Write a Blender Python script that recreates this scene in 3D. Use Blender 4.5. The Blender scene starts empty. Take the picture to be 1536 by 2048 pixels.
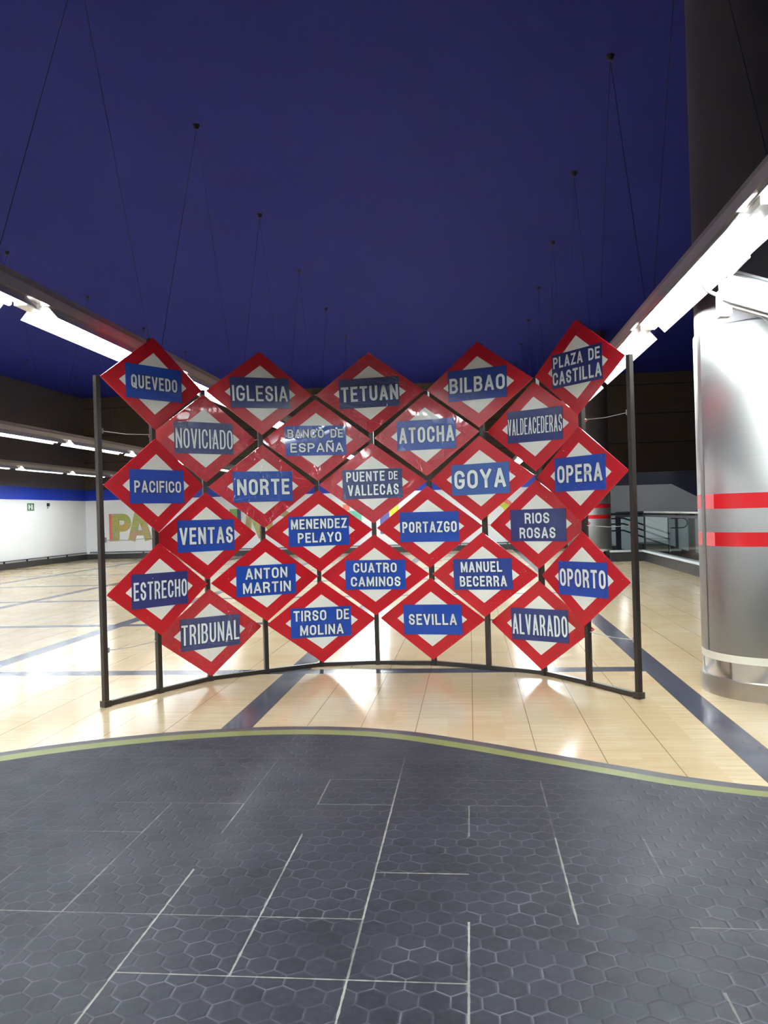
import bpy, math, random
from mathutils import Vector, Matrix
from mathutils.geometry import tessellate_polygon

scene = bpy.context.scene
COL = scene.collection
rnd = random.Random(7)

# ------------------------------------------------------------------ camera, world, exposure
CAM_H = 1.5
cd = bpy.data.cameras.new('camera')
cam = bpy.data.objects.new('camera', cd)
COL.objects.link(cam)
scene.camera = cam
cd.sensor_fit = 'VERTICAL'
cd.sensor_height = 24.0
cd.lens = 24.0 * 1603.3 / 2048.0
cd.clip_start = 0.05
cd.clip_end = 200
yaw, pitch, roll = 0.1062, 0.000718, -0.028876
fwd = Vector((-math.sin(yaw) * math.cos(pitch), math.cos(yaw) * math.cos(pitch), math.sin(pitch)))
r0 = Vector((math.cos(yaw), math.sin(yaw), 0))
u0 = r0.cross(fwd)
rt = r0 * math.cos(roll) + u0 * math.sin(roll)
up = -r0 * math.sin(roll) + u0 * math.cos(roll)
cam.matrix_world = Matrix(((rt.x, up.x, -fwd.x, 0), (rt.y, up.y, -fwd.y, 0), (rt.z, up.z, -fwd.z, CAM_H), (0, 0, 0, 1)))

world = bpy.data.worlds.new('world')
scene.world = world
world.use_nodes = True
world.node_tree.nodes['Background'].inputs[0].default_value = (0.6, 0.65, 0.8, 1)
world.node_tree.nodes['Background'].inputs[1].default_value = 0.02

vs = scene.view_settings
vs.view_transform = 'Standard'
vs.look = 'None'
vs.gamma = 1.0
vs.exposure = 1.05
vs.use_curve_mapping = False
scene.cycles.use_denoising = True
scene.cycles.sample_clamp_indirect = 8.0
scene.cycles.max_bounces = 8
scene.cycles.caustics_reflective = False
scene.cycles.caustics_refractive = False

TUBE_STRENGTH = 42.0


# ------------------------------------------------------------------ helpers: nodes
class NT:
    def __init__(self, name):
        self.m = bpy.data.materials.new(name)
        self.m.use_nodes = True
        self.t = self.m.node_tree
        self.b = self.t.nodes['Principled BSDF']

    def n(self, typ, **kw):
        nd = self.t.nodes.new(typ)
        for k, v in kw.items():
            setattr(nd, k, v)
        return nd

    def put(self, sock, v):
        if hasattr(v, 'default_value') or isinstance(v, bpy.types.NodeSocket):
            self.t.links.new(v, sock)
        else:
            sock.default_value = v

    def m2(self, op, a, b=0.0, c=0.0, clamp=False):
        nd = self.n('ShaderNodeMath', operation=op, use_clamp=clamp)
        self.put(nd.inputs[0], a)
        self.put(nd.inputs[1], b)
        self.put(nd.inputs[2], c)
        return nd.outputs[0]

    def v2(self, op, a, b=(0, 0, 0), out=0):
        nd = self.n('ShaderNodeVectorMath', operation=op)
        self.put(nd.inputs[0], a)
        self.put(nd.inputs[1], b)
        return nd.outputs['Value'] if op in ('LENGTH', 'DOT_PRODUCT', 'DISTANCE') else nd.outputs[0]

    def mix(self, f, a, b):
        nd = self.n('ShaderNodeMix', data_type='RGBA')
        self.put(nd.inputs[0], f)
        self.put(nd.inputs[6], a)
        self.put(nd.inputs[7], b)
        return nd.outputs[2]

    def mixf(self, f, a, b):
        nd = self.n('ShaderNodeMix', data_type='FLOAT')
        self.put(nd.inputs[0], f)
        self.put(nd.inputs[2], a)
        self.put(nd.inputs[3], b)
        return nd.outputs[0]

    def noise(self, vec, scale, detail=2.0, rough=0.5, dist=0.0):
        nd = self.n('ShaderNodeTexNoise')
        self.put(nd.inputs['Vector'], vec)
        nd.inputs['Scale'].default_value = scale
        nd.inputs['Detail'].default_value = detail
        nd.inputs['Roughness'].default_value = rough
        nd.inputs['Distortion'].default_value = dist
        return nd.outputs[0]

    def white(self, vec):
        nd = self.n('ShaderNodeTexWhiteNoise', noise_dimensions='3D')
        self.put(nd.inputs[0], vec)
        return nd.outputs[0]

    def ramp(self, v, lo, hi, a=0.0, b=1.0):
        nd = self.n('ShaderNodeMapRange')
        self.put(nd.inputs[0], v)
        nd.inputs[1].default_value = lo
        nd.inputs[2].default_value = hi
        nd.inputs[3].default_value = a
        nd.inputs[4].default_value = b
        return nd.outputs[0]

    def obj(self):
        return self.n('ShaderNodeTexCoord').outputs['Object']

    def pos(self):
        return self.n('ShaderNodeNewGeometry').outputs['Position']

    def sep(self, v):
        nd = self.n('ShaderNodeSeparateXYZ')
        self.put(nd.inputs[0], v)
        return nd.outputs

    def comb(self, x, y, z=0.0):
        nd = self.n('ShaderNodeCombineXYZ')
        self.put(nd.inputs[0], x)
        self.put(nd.inputs[1], y)
        self.put(nd.inputs[2], z)
        return nd.outputs[0]

    def bump(self, h, strength=0.3, dist=0.01):
        nd = self.n('ShaderNodeBump')
        nd.inputs['Strength'].default_value = strength
        nd.inputs['Distance'].default_value = dist
        self.put(nd.inputs['Height'], h)
        self.t.links.new(nd.outputs[0], self.b.inputs['Normal'])

    def set(self, **kw):
        for k, v in kw.items():
            self.put(self.b.inputs[k.replace('_', ' ')], v)
        return self.m


def rgb(r, g, b):
    """sRGB 0-255 to linear."""
    f = lambda c: c / 12.92 if c <= 0.04045 else ((c + 0.055) / 1.055) ** 2.4
    return (f(r / 255), f(g / 255), f(b / 255), 1.0)


def plain(name, col, rough=0.5, metal=0.0, spec=0.5, noise=0.06, scale=6.0, bump=0.0):
    t = NT(name)
    o = t.obj()
    nz = t.noise(o, scale, 4.0, 0.6)
    f = t.ramp(nz, 0.25, 0.75, 1.0 - noise, 1.0 + noise)
    c = t.v2('SCALE', col[:3])
    nd = t.n('ShaderNodeVectorMath', operation='SCALE')
    nd.inputs[0].default_value = col[:3]
    t.put(nd.inputs[3], f)
    t.set(Base_Color=nd.outputs[0], Roughness=t.ramp(nz, 0.2, 0.8, max(0.02, rough - 0.05), min(1, rough + 0.05)), Metallic=metal, Specular_IOR_Level=spec)
    if bump:
        t.bump(t.noise(o, scale * 8, 3.0), bump, 0.004)
    return t.m


# ------------------------------------------------------------------ helpers: meshes
class MB:
    """Collects faces; build() links them as one mesh object."""

    def __init__(self):
        self.v, self.f, self.mi = [], [], []

    def add(self, verts, faces, mi=0):
        o = len(self.v)
        self.v += [tuple(p) for p in verts]
        for f in faces:
            self.f.append([i + o for i in f])
            self.mi.append(mi)
        return self

    def box(self, a, b, mi=0, M=None):
        x0, y0, z0 = a
        x1, y1, z1 = b
        vs_ = [Vector(p) for p in ((x0, y0, z0), (x1, y0, z0), (x1, y1, z0), (x0, y1, z0), (x0, y0, z1), (x1, y0, z1), (x1, y1, z1), (x0, y1, z1))]
        if M is not None:
            vs_ = [M @ p for p in vs_]
        return self.add(vs_, [(0, 3, 2, 1), (4, 5, 6, 7), (0, 1, 5, 4), (1, 2, 6, 5), (2, 3, 7, 6), (3, 0, 4, 7)], mi)

    def tube(self, pts, r, n=8, mi=0, cap=True):
        pts = [Vector(p) for p in pts]
        rings = []
        prev = None
        for i, p in enumerate(pts):
            d = (pts[min(i + 1, len(pts) - 1)] - pts[max(i - 1, 0)]).normalized()
            ref = Vector((0, 0, 1)) if abs(d.z) < 0.9 else Vector((1, 0, 0))
            a = d.cross(ref).normalized()
            if prev is not None and a.dot(prev) < 0:
                a = -a
            prev = a
            b = d.cross(a).normalized()
            rings.append([p + (a * math.cos(2 * math.pi * k / n) + b * math.sin(2 * math.pi * k / n)) * r for k in range(n)])
        vs_ = [q for rg in rings for q in rg]
        fs = []
        for i in range(len(pts) - 1):
            for k in range(n):
                fs.append((i * n + k, i * n + (k + 1) % n, (i + 1) * n + (k + 1) % n, (i + 1) * n + k))
        if cap:
            fs.append(tuple(range(n))[::-1])
            fs.append(tuple((len(pts) - 1) * n + k for k in range(n)))
        return self.add(vs_, fs, mi)

    def lathe(self, prof, c, n=96, mi=0):
        """prof: (r, z) pairs from bottom to top."""
        vs_ = [(c[0] + r * math.cos(2 * math.pi * k / n), c[1] + r * math.sin(2 * math.pi * k / n), z) for r, z in prof for k in range(n)]
        fs = []
        for i in range(len(prof) - 1):
            for k in range(n):
                fs.append((i * n + k, i * n + (k + 1) % n, (i + 1) * n + (k + 1) % n, (i + 1) * n + k))
        return self.add(vs_, fs, mi)

    def prism(self, poly, M, d0, d1, mi=0, side=None):
        """2-D polygon (ccw) in M's xy plane, from depth d0 to d1 along M's z."""
        n = len(poly)
        tri = tessellate_polygon([[Vector((p[0], p[1], 0)) for p in poly]])
        vs_ = [M @ Vector((p[0], p[1], d0)) for p in poly] + [M @ Vector((p[0], p[1], d1)) for p in poly]
        self.add(vs_, [tuple(n + i for i in t) for t in tri] + [tuple(t[::-1]) for t in tri], mi)
        return self.add(vs_, [(i, (i + 1) % n, n + (i + 1) % n, n + i) for i in range(n)], mi if side is None else side)

    def build(self, name, mats, parent=None, smooth=False, loc=None):
        me = bpy.data.meshes.new(name)
        v = self.v
        if loc is not None:
            v = [(p[0] - loc[0], p[1] - loc[1], p[2] - loc[2]) for p in v]
        me.from_pydata(v, [], self.f)
        mats = mats if isinstance(mats, (list, tuple)) else [mats]
        for m in mats:
            me.materials.append(m)
        me.polygons.foreach_set('material_index', self.mi)
        if smooth:
            me.polygons.foreach_set('use_smooth', [True] * len(self.f))
        me.update()
        import bmesh
        bm = bmesh.new()
        bm.from_mesh(me)
        if smooth:
            bmesh.ops.remove_doubles(bm, verts=bm.verts, dist=1e-5)
        bmesh.ops.recalc_face_normals(bm, faces=bm.faces)
        bm.to_mesh(me)
        bm.free()
        if smooth:
            try:
                me.set_sharp_from_angle(angle=math.radians(35))
            except Exception:
                pass
        o = bpy.data.objects.new(name, me)
        COL.objects.link(o)
        if loc is not None:
            o.location = loc
        if parent is not None:
            o.parent = parent
        return o


def thing(name, label, cat, loc=(0, 0, 0), group=None):
    o = bpy.data.objects.new(name, None)
    COL.objects.link(o)
    o.location = loc
    o.empty_display_size = 0.1
    return tag(o, label, cat, group)


def tag(o, label, cat, group=None, kind=None):
    o['label'] = label
    o['category'] = cat
    if group:
        o['group'] = group
    if kind:
        o['kind'] = kind
    return o


def struct(o, label, cat):
    return tag(o, label, cat, None, 'structure')


# ------------------------------------------------------------------ materials
FX, FBX, FBW = 3.335, 1.755, 0.215        # period of the long dark bands, their right edge, their width
FY, FBY = 3.415, 7.655


def floor_tile_mat():
    t = NT('beige_stone_tiles')
    x, y, _ = t.sep(t.pos())
    xp = t.m2('FLOORED_MODULO', t.m2('SUBTRACT', x, FBX), FX)
    yp = t.m2('FLOORED_MODULO', t.m2('SUBTRACT', y, FBY), FY)
    inx = t.m2('GREATER_THAN', xp, FX - FBW)
    iny = t.m2('GREATER_THAN', yp, FY - FBW)
    iny = t.m2('MULTIPLY', iny, t.m2('LESS_THAN', x, FBX - 0.1))
    band = t.m2('MAXIMUM', inx, iny)
    tx, ty = 0.39, 0.4
    fx = t.m2('FLOORED_MODULO', xp, tx)
    fy = t.m2('FLOORED_MODULO', yp, ty)
    dx = t.m2('MINIMUM', fx, t.m2('SUBTRACT', tx, fx))
    dy = t.m2('MINIMUM', fy, t.m2('SUBTRACT', ty, fy))
    lx = t.m2('MULTIPLY', t.m2('LESS_THAN', dx, 0.0028), t.m2('SUBTRACT', 1.0, inx))
    ly = t.m2('MULTIPLY', t.m2('LESS_THAN', dy, 0.0013), t.m2('SUBTRACT', 1.0, iny))
    cell = t.comb(t.m2('FLOOR', t.m2('DIVIDE', t.m2('SUBTRACT', x, FBX), tx)), t.m2('FLOOR', t.m2('DIVIDE', t.m2('SUBTRACT', y, FBY), ty)), 3.0)
    w = t.white(cell)
    st = t.noise(t.v2('ADD', t.v2('MULTIPLY', t.pos(), (1.6, 26.0, 1.0)), t.comb(t.m2('MULTIPLY', w, 40.0), t.m2('MULTIPLY', w, 17.0))), 1.0, 4.0, 0.6)
    st2 = t.noise(t.pos(), 1.3, 3.0)
    c = t.mix(t.ramp(w, 0.0, 1.0), rgb(196, 175, 138), rgb(208, 190, 156))
    c = t.mix(t.ramp(st, 0.3, 0.75), c, rgb(190, 163, 120))
    c = t.mix(t.ramp(st2, 0.35, 0.8, 0.0, 0.35), c, rgb(214, 202, 178))
    bc = t.mix(t.ramp(t.noise(t.pos(), 3.0, 5.0), 0.3, 0.7), rgb(68, 69, 79), rgb(84, 85, 95))
    c = t.mix(band, c, bc)
    c = t.mix(t.m2('MULTIPLY', ly, 0.35), c, rgb(120, 96, 70))
    c = t.mix(t.m2('MULTIPLY', lx, 0.75), c, rgb(100, 80, 60))
    r = t.ramp(t.noise(t.pos(), 5.0, 4.0), 0.3, 0.7, 0.14, 0.20)
    t.set(Base_Color=c, Roughness=r, Specular_IOR_Level=0.28)
    t.bump(t.noise(t.pos(), 2.2, 1.0), 0.04, 0.006)
    return t.m


def hex_tile_mat():
    t = NT('dark_hexagon_tiles')
    P = t.pos()
    x, y, _ = t.sep(P)
    wob = t.noise(P, 14.0, 2.0)
    S = 0.0975
    p = t.v2('SCALE', (0, 0, 0))
    sc = t.n('ShaderNodeVectorMath', operation='SCALE')
    t.put(sc.inputs[0], t.comb(t.m2('ADD', x, t.m2('MULTIPLY', wob, 0.006)), t.m2('ADD', y, t.m2('MULTIPLY', wob, -0.006))))
    sc.inputs[3].default_value = 1.0 / S
    p = sc.outputs[0]
    R = (1.0, 1.7320508, 1.0)
    H = (0.5, 0.8660254, 0.0)

    def vmod(v):
        nd = t.n('ShaderNodeVectorMath', operation='SUBTRACT')
        q = t.v2('FLOOR', t.v2('DIVIDE', v, R))
        t.put(nd.inputs[0], v)
        t.put(nd.inputs[1], t.v2('MULTIPLY', q, R))
        return t.v2('SUBTRACT', nd.outputs[0], H)
    a = vmod(p)
    b = vmod(t.v2('SUBTRACT', p, H))
    pick = t.m2('LESS_THAN', t.v2('LENGTH', a), t.v2('LENGTH', b))
    mx = t.n('ShaderNodeMix', data_type='VECTOR')
    t.put(mx.inputs[0], pick)
    t.put(mx.inputs[4], b)
    t.put(mx.inputs[5], a)
    g = mx.outputs[1]
    ag = t.v2('ABSOLUTE', g)
    d = t.m2('SUBTRACT', 0.5, t.m2('MAXIMUM', t.sep(ag)[0], t.v2('DOT_PRODUCT', ag, (0.5, 0.8660254, 0.0))))
    cid = t.v2('SUBTRACT', p, g)
    cid = t.v2('FLOOR', t.v2('ADD', t.v2('SCALE', (0, 0, 0)), t.v2('MULTIPLY', cid, (2.0, 1.1547, 1.0))))
    w = t.white(t.v2('ADD', cid, (0.5, 0.5, 0.0)))
    walked = t.ramp(t.v2('LENGTH', t.v2('MULTIPLY', t.v2('SUBTRACT', P, (-0.15, 2.55, 0.0)), (0.75, 1.0, 0.0))), 0.5, 2.1, 1.0, 0.0)
    worn = t.m2('MULTIPLY', t.ramp(t.noise(P, 2.6, 3.0, 0.6), 0.34, 0.58), walked)
    worn2 = t.ramp(t.noise(P, 9.0, 2.0), 0.35, 0.6)
    edge = t.m2('SUBTRACT', 1.0, t.ramp(d, 0.0, 0.045), clamp=True)
    c = t.mix(w, rgb(32, 33, 38), rgb(43, 44, 51))
    c = t.mix(t.ramp(t.noise(P, 2.5, 5.0, 0.6), 0.35, 0.75, 0.0, 0.7), c, rgb(52, 53, 61))
    c = t.mix(t.ramp(t.noise(P, 30.0, 3.0, 0.6), 0.45, 0.75, 0.0, 0.4), c, rgb(60, 62, 71))
    c = t.mix(t.m2('MULTIPLY', t.m2('MULTIPLY', edge, worn2), t.ramp(worn, 0, 1, 0.06, 0.8)), c, rgb(112, 113, 121))
    # straight joints of the square tiles that carry the hexagon relief
    tx, ty = 0.39, 0.385
    fx = t.m2('FLOORED_MODULO', t.m2('ADD', x, 0.045), tx)
    fy = t.m2('FLOORED_MODULO', t.m2('SUBTRACT', y, 3.319), ty)
    dx = t.m2('MINIMUM', fx, t.m2('SUBTRACT', tx, fx))
    dy = t.m2('MINIMUM', fy, t.m2('SUBTRACT', ty, fy))
    jw = t.m2('ADD', 0.0005, t.m2('MULTIPLY', t.noise(P, 25.0, 2.0), 0.0065))
    lx = t.m2('LESS_THAN', dx, jw)
    ly = t.m2('LESS_THAN', dy, t.m2('MULTIPLY', jw, 0.8))
    cellx = t.white(t.comb(t.m2('FLOOR', t.m2('DIVIDE', t.m2('ADD', x, 0.24), tx)), t.m2('FLOOR', t.m2('DIVIDE', t.m2('SUBTRACT', y, 3.319), ty)), 7.0))
    celly = t.white(t.comb(t.m2('FLOOR', t.m2('DIVIDE', t.m2('ADD', x, 0.045), tx)), t.m2('FLOOR', t.m2('DIVIDE', t.m2('SUBTRACT', y, 3.126), ty)), 9.0))
    fade = t.ramp(t.noise(P, 2.2, 2.0), 0.3, 0.6, 0.35, 1.0)
    mid = t.ramp(t.v2('LENGTH', t.v2('MULTIPLY', t.v2('SUBTRACT', P, (-0.4, 3.0, 0.0)), (1.0, 1.0, 0.0))), 0.7, 1.9, 1.0, 0.16)
    fx_ = t.m2('MULTIPLY', t.m2('MULTIPLY', t.m2('MULTIPLY', lx, t.ramp(cellx, 0.4, 0.55)), fade), mid)
    fy_ = t.m2('MULTIPLY', t.m2('MULTIPLY', t.m2('MULTIPLY', ly, t.ramp(celly, 0.55, 0.7)), fade), mid)
    j = t.m2('MAXIMUM', fx_, fy_)
    c = t.mix(t.m2('MULTIPLY', j, 0.85), c, rgb(165, 163, 152))
    t.set(Base_Color=c, Roughness=t.mixf(t.noise(P, 4.0, 3.0), 0.40, 0.62), Specular_IOR_Level=0.2)
    t.bump(t.m2('ADD', t.ramp(d, 0.0, 0.09), t.m2('MULTIPLY', t.noise(P, 18.0, 4.0, 0.6), 0.5)), 0.22, 0.006)
    return t.m


def panel_wall_mat():
    t = NT('dark_brown_panels')
    x, y, z = t.sep(t.pos())
    f = t.m2('FLOORED_MODULO', t.m2('SUBTRACT', z, 2.685), 1.06)
    j = t.m2('LESS_THAN', f, 0.035)
    nz = t.noise(t.v2('MULTIPLY', t.pos(), (0.6, 0.6, 3.0)), 1.5, 4.0, 0.6)
    c = t.mix(t.ramp(nz, 0.3, 0.7), rgb(72, 62, 54), rgb(82, 71, 61))
    c = t.mix(j, c, rgb(22, 20, 18))
    t.set(Base_Color=c, Roughness=0.5)
    return t.m


def sign_paint(name, col, film):
    """Enamel paint; film adds a creased clear wrapping over it."""
    t = NT(name)
    o = t.obj()
    P = t.pos()
    nz = t.noise(P, 5.0, 4.0, 0.6)
    c = t.mix(t.ramp(nz, 0.3, 0.75, 0.0, 0.22), col, tuple(min(1, q * 0.75 + 0.01) for q in col[:3]) + (1,))
    sp = t.noise(t.v2('MULTIPLY', P, (1.0, 1.0, 1.0)), 95.0, 2.0, 0.5, 0.6)
    area = t.ramp(t.noise(P, 4.5, 2.0), 0.56, 0.68)
    chip = t.m2('MULTIPLY', t.ramp(sp, 0.69, 0.72), area)
    c = t.mix(chip, c, rgb(226, 205, 198))
    t.set(Base_Color=c, Roughness=0.22 if not film else 0.3, Specular_IOR_Level=0.45)
    if film:
        cr = t.noise(t.v2('MULTIPLY', P, (1.0, 1.0, 2.0)), 2.6, 1.0, 0.4, 1.6)
        cr2 = t.noise(t.v2('MULTIPLY', P, (1.6, 1.6, 0.9)), 4.0, 0.5, 0.4, 2.2)
        ridge = t.m2('MINIMUM', t.m2('ABSOLUTE', t.m2('SUBTRACT', cr, 0.5)), t.m2('ABSOLUTE', t.m2('SUBTRACT', cr2, 0.52)))
        t.set(Coat_Weight=1.0, Coat_Roughness=0.06)
        nd = t.n('ShaderNodeBump')
        nd.inputs['Strength'].default_value = 0.5
        nd.inputs['Distance'].default_value = 0.03
        t.put(nd.inputs['Height'], t.ramp(ridge, 0.0, 0.045))
        t.t.links.new(nd.outputs[0], t.b.inputs['Coat Normal'])
    else:
        t.bump(t.noise(P, 7.0, 3.0), 0.12, 0.01)
    return t.m


def steel_mat():
    t = NT('brushed_steel')
    P = t.pos()
    br = t.noise(t.v2('MULTIPLY', P, (3.0, 3.0, 160.0)), 1.0, 3.0, 0.6)
    wav = t.noise(t.v2('MULTIPLY', P, (1.2, 1.2, 2.6)), 1.0, 2.0)
    t.set(Base_Color=t.mix(br, rgb(158, 158, 155), rgb(174, 174, 171)), Metallic=1.0, Roughness=t.ramp(br, 0.3, 0.7, 0.40, 0.46), Anisotropic=0.75, Tangent=t.n('ShaderNodeTangent', direction_type='RADIAL', axis='Z').outputs[0])
    t.bump(t.m2('ADD', wav, t.m2('MULTIPLY', br, 0.02)), 0.12, 0.05)
    return t.m


def collage_mat():
    t = NT('map_collage_print')
    o = t.pos()
    x, y, z = t.sep(o)
    br = t.n('ShaderNodeTexBrick')
    t.put(br.inputs['Vector'], t.comb(t.m2('MULTIPLY', x, 1.0), z, 0.0))
    br.inputs['Scale'].default_value = 7.0
    br.inputs['Mortar Size'].default_value = 0.03
    br.inputs['Color1'].default_value = rgb(150, 190, 70)
    br.inputs['Color2'].default_value = rgb(232, 176, 70)
    br.inputs['Mortar'].default_value = rgb(52, 62, 52)
    vo = t.n('ShaderNodeTexVoronoi')
    t.put(vo.inputs['Vector'], o)
    vo.inputs['Scale'].default_value = 3.2
    hs = t.n('ShaderNodeHueSaturation')
    t.put(hs.inputs['Color'], vo.outputs['Color'])
    hs.inputs['Saturation'].default_value = 0.8
    hs.inputs['Value'].default_value = 0.75
    c = t.mix(0.2, br.outputs[0], hs.outputs[0])
    t.set(Base_Color=c, Roughness=0.5)
    return t.m


def emit_mat(name, col, s):
    m = bpy.data.materials.new(name)
    m.use_nodes = True
    b = m.node_tree.nodes['Principled BSDF']
    b.inputs['Base Color'].default_value = (0.9, 0.9, 0.9, 1)
    b.inputs['Emission Color'].default_value = col
    b.inputs['Emission Strength'].default_value = s
    return m


def glass_mat():
    t = NT('clear_glass')
    t.set(Base_Color=(0.86, 0.95, 0.95, 1), Roughness=0.02, IOR=1.15, Transmission_Weight=1.0)
    return t.m


def ceiling_mat():
    t = NT('blue_painted_ceiling')
    nz = t.noise(t.v2('MULTIPLY', t.pos(), (1.0, 0.4, 1.0)), 0.8, 4.0, 0.6)
    t.set(Base_Color=t.mix(t.ramp(nz, 0.3, 0.7), (0.0074, 0.0116, 0.195, 1), (0.0096, 0.0148, 0.225, 1)), Roughness=0.7, Specular_IOR_Level=0.2)
    t.bump(t.noise(t.pos(), 12.0, 4.0), 0.1, 0.01)
    return t.m


M = dict(
    floor=floor_tile_mat(), hexa=hex_tile_mat(), ceil=ceiling_mat(), panel=panel_wall_mat(),
    white=plain('white_wall_paint', rgb(238, 240, 242), 0.45, noise=0.02, scale=2),
    bluebf=plain('blue_band_paint', rgb(20, 54, 176), 0.4, noise=0.1, scale=2),
    black=plain('black_plinth', rgb(48, 47, 47), 0.45),
    greenb=plain('yellow_green_tile', rgb(112, 117, 62), 0.4, noise=0.15, scale=9),
    edge=plain('dark_border_tile', rgb(62, 57, 62), 0.4, noise=0.1, scale=9),
    frame=plain('dark_brown_painted_steel', rgb(40, 34, 31), 0.35, noise=0.12, scale=20),
    wire=plain('steel_wire', rgb(165, 165, 165), 0.4, 0.2),
    cable=plain('dark_cable', rgb(26, 25, 42), 0.6),
    red=sign_paint('red_enamel', (0.50, 0.009, 0.019, 1), False),
    redf=sign_paint('red_enamel_under_film', (0.47, 0.013, 0.028, 1), True),
    cream=sign_paint('cream_enamel', rgb(246, 250, 240), False),
    creamf=sign_paint('cream_enamel_under_film', rgb(242, 246, 236), True),
    blue=sign_paint('blue_enamel', rgb(32, 72, 168), False),
    bluef=sign_paint('blue_enamel_under_film', rgb(42, 80, 168), True),
    navy=sign_paint('navy_enamel', rgb(46, 56, 118), False),
    navyf=sign_paint('navy_enamel_under_film', rgb(56, 66, 116), True),
    letter=plain('white_lettering', rgb(240, 252, 254), 0.3, noise=0.03),
    outl=plain('dark_lettering_outline', rgb(22, 28, 72), 0.3, noise=0.03),
    back=plain('grey_sheet_back', rgb(120, 118, 115), 0.5),
    steel=steel_mat(),
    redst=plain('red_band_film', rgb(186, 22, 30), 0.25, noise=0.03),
    redlt=plain('red_band_painted_reflection', rgb(226, 110, 116), 0.2, noise=0.03),  # paler red paints a reflection into the left part of the stripes
    ringc=plain('cream_ring', rgb(232, 230, 215), 0.4, noise=0.03),
    ribst=plain('polished_steel_band', rgb(200, 200, 202), 0.16, 1.0, noise=0.12, scale=4),
    plinth=plain('satin_steel_plinth', rgb(170, 162, 152), 0.4, 1.0, noise=0.05),
    shaft=plain('dark_painted_concrete', rgb(82, 77, 82), 0.5, noise=0.1),
    housing=plain('grey_metal_channel', rgb(205, 200, 196), 0.4, 0.3, noise=0.06),
    beam=plain('dark_grey_carrier_beam', rgb(160, 156, 154), 0.45),
    reflect=plain('white_reflector', rgb(225, 225, 222), 0.35, noise=0.02),
    tube=emit_mat('lit_fluorescent_tube', (0.90, 0.975, 1.0, 1), TUBE_STRENGTH),
    tubedim=emit_mat('dimmed_fluorescent_tube', (0.92, 0.97, 1.0, 1), TUBE_STRENGTH * 0.45),  # tubes dimmed to keep the left floor from washing out
    camw=plain('white_camera_shell', rgb(232, 232, 234), 0.35, noise=0.02),
    camd=plain('dark_camera_glass', rgb(20, 20, 24), 0.1),
    green=plain('green_sign_face', rgb(40, 92, 66), 0.4),
    pale=plain('pale_sign_symbol', rgb(226, 240, 230), 0.4, noise=0.02),
    collage=collage_mat(),
    greywall=plain('grey_wall_cladding', rgb(150, 150, 152), 0.5, noise=0.05, scale=1),
    palep=plain('pale_blue_white_panel', rgb(206, 216, 220), 0.35, noise=0.03, scale=1),
    navyw=plain('navy_wall_paint', rgb(20, 20, 50), 0.5),
    railm=plain('light_grey_rail', rgb(190, 192, 194), 0.3, 0.5),
    darkm=plain('dark_grey_metal', rgb(46, 50, 58), 0.35, 0.3),
    coping=plain('pale_coping', rgb(205, 212, 212), 0.4, noise=0.03),
    glass=glass_mat(),
)
for nm, col in (('coral', (232, 130, 110)), ('mint', (110, 190, 165)), ('lime', (205, 212, 70)), ('violet', (96, 92, 160)), ('orange', (236, 150, 96)), ('leaf', (120, 170, 90)), ('ink', (52, 72, 120)), ('pinkred', (214, 96, 96))):
    M[nm] = plain(nm + '_print', rgb(*col), 0.5, noise=0.2, scale=9)

# ------------------------------------------------------------------ room shell
XL, XR, YB, YF, ZC = -14.95, 12.0, 30.0, -9.0, 6.3
I4 = Matrix.Identity(4)


def catmull(P, n=8):
    out = []
    for i in range(len(P) - 1):
        p0, p1, p2, p3 = P[max(i - 1, 0)], P[i], P[i + 1], P[min(i + 2, len(P) - 1)]
        for k in range(n):
            t = k / n
            out.append(tuple(0.5 * (2 * p1[j] + (p2[j] - p0[j]) * t + (2 * p0[j] - 5 * p1[j] + 4 * p2[j] - p3[j]) * t * t + (3 * p1[j] - p0[j] - 3 * p2[j] + p3[j]) * t ** 3) for j in (0, 1)))
    out.append(tuple(P[-1]))
    return out


RIM = catmull([(-5.8, YF), (-5.8, -1), (-5.7, 1), (-5.3, 2.4), (-4.6, 3.6), (-3.75, 4.46), (-3.106, 4.957), (-2.684, 5.21), (-2.265, 5.395), (-1.871, 5.511), (-1.384, 5.589), (-0.879, 5.575),
               (-0.447, 5.461), (0.0, 5.235), (0.374, 5.012), (0.847, 4.729), (1.157, 4.552), (1.521, 4.408), (2.0, 4.31), (2.7, 4.28), (4.5, 4.28), (XR, 4.28)], 6)


def offset(P, fn):
    out = []
    for i, p in enumerate(P):
        a, b = P[max(i - 1, 0)], P[min(i + 1, len(P) - 1)]
        d = Vector((b[0] - a[0], b[1] - a[1])).normalized()
        w = fn(p[0])
        out.append((p[0] + d.y * w, p[1] - d.x * w))
    out[0] = (out[0][0], YF)
    out[-1] = (XR, out[-1][1])
    return out


lerp = lambda x, x0, x1, a, b: a + (b - a) * max(0, min(1, (x - x0) / (x1 - x0)))
RIM2 = offset(RIM, lambda x: lerp(x, -2, 1.4, 0.088, 0.082))
RIM3 = offset(RIM, lambda x: lerp(x, -2, 1.4, 0.215, 0.168))


def flat(name, poly, mat):
    b = MB()
    tri = tessellate_polygon([[Vector((p[0], p[1], 0)) for p in poly]])
    b.add([(p[0], p[1], 0) for p in poly], [tuple(t) for t in tri])
    return b.build(name, mat)


def strip(name, A, B, mat):
    b = MB()
    n = len(A)
    b.add([(p[0], p[1], 0) for p in A] + [(p[0], p[1], 0) for p in B], [(i, i + 1, n + i + 1, n + i) for i in range(n - 1)])
    return b.build(name, mat)


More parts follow.
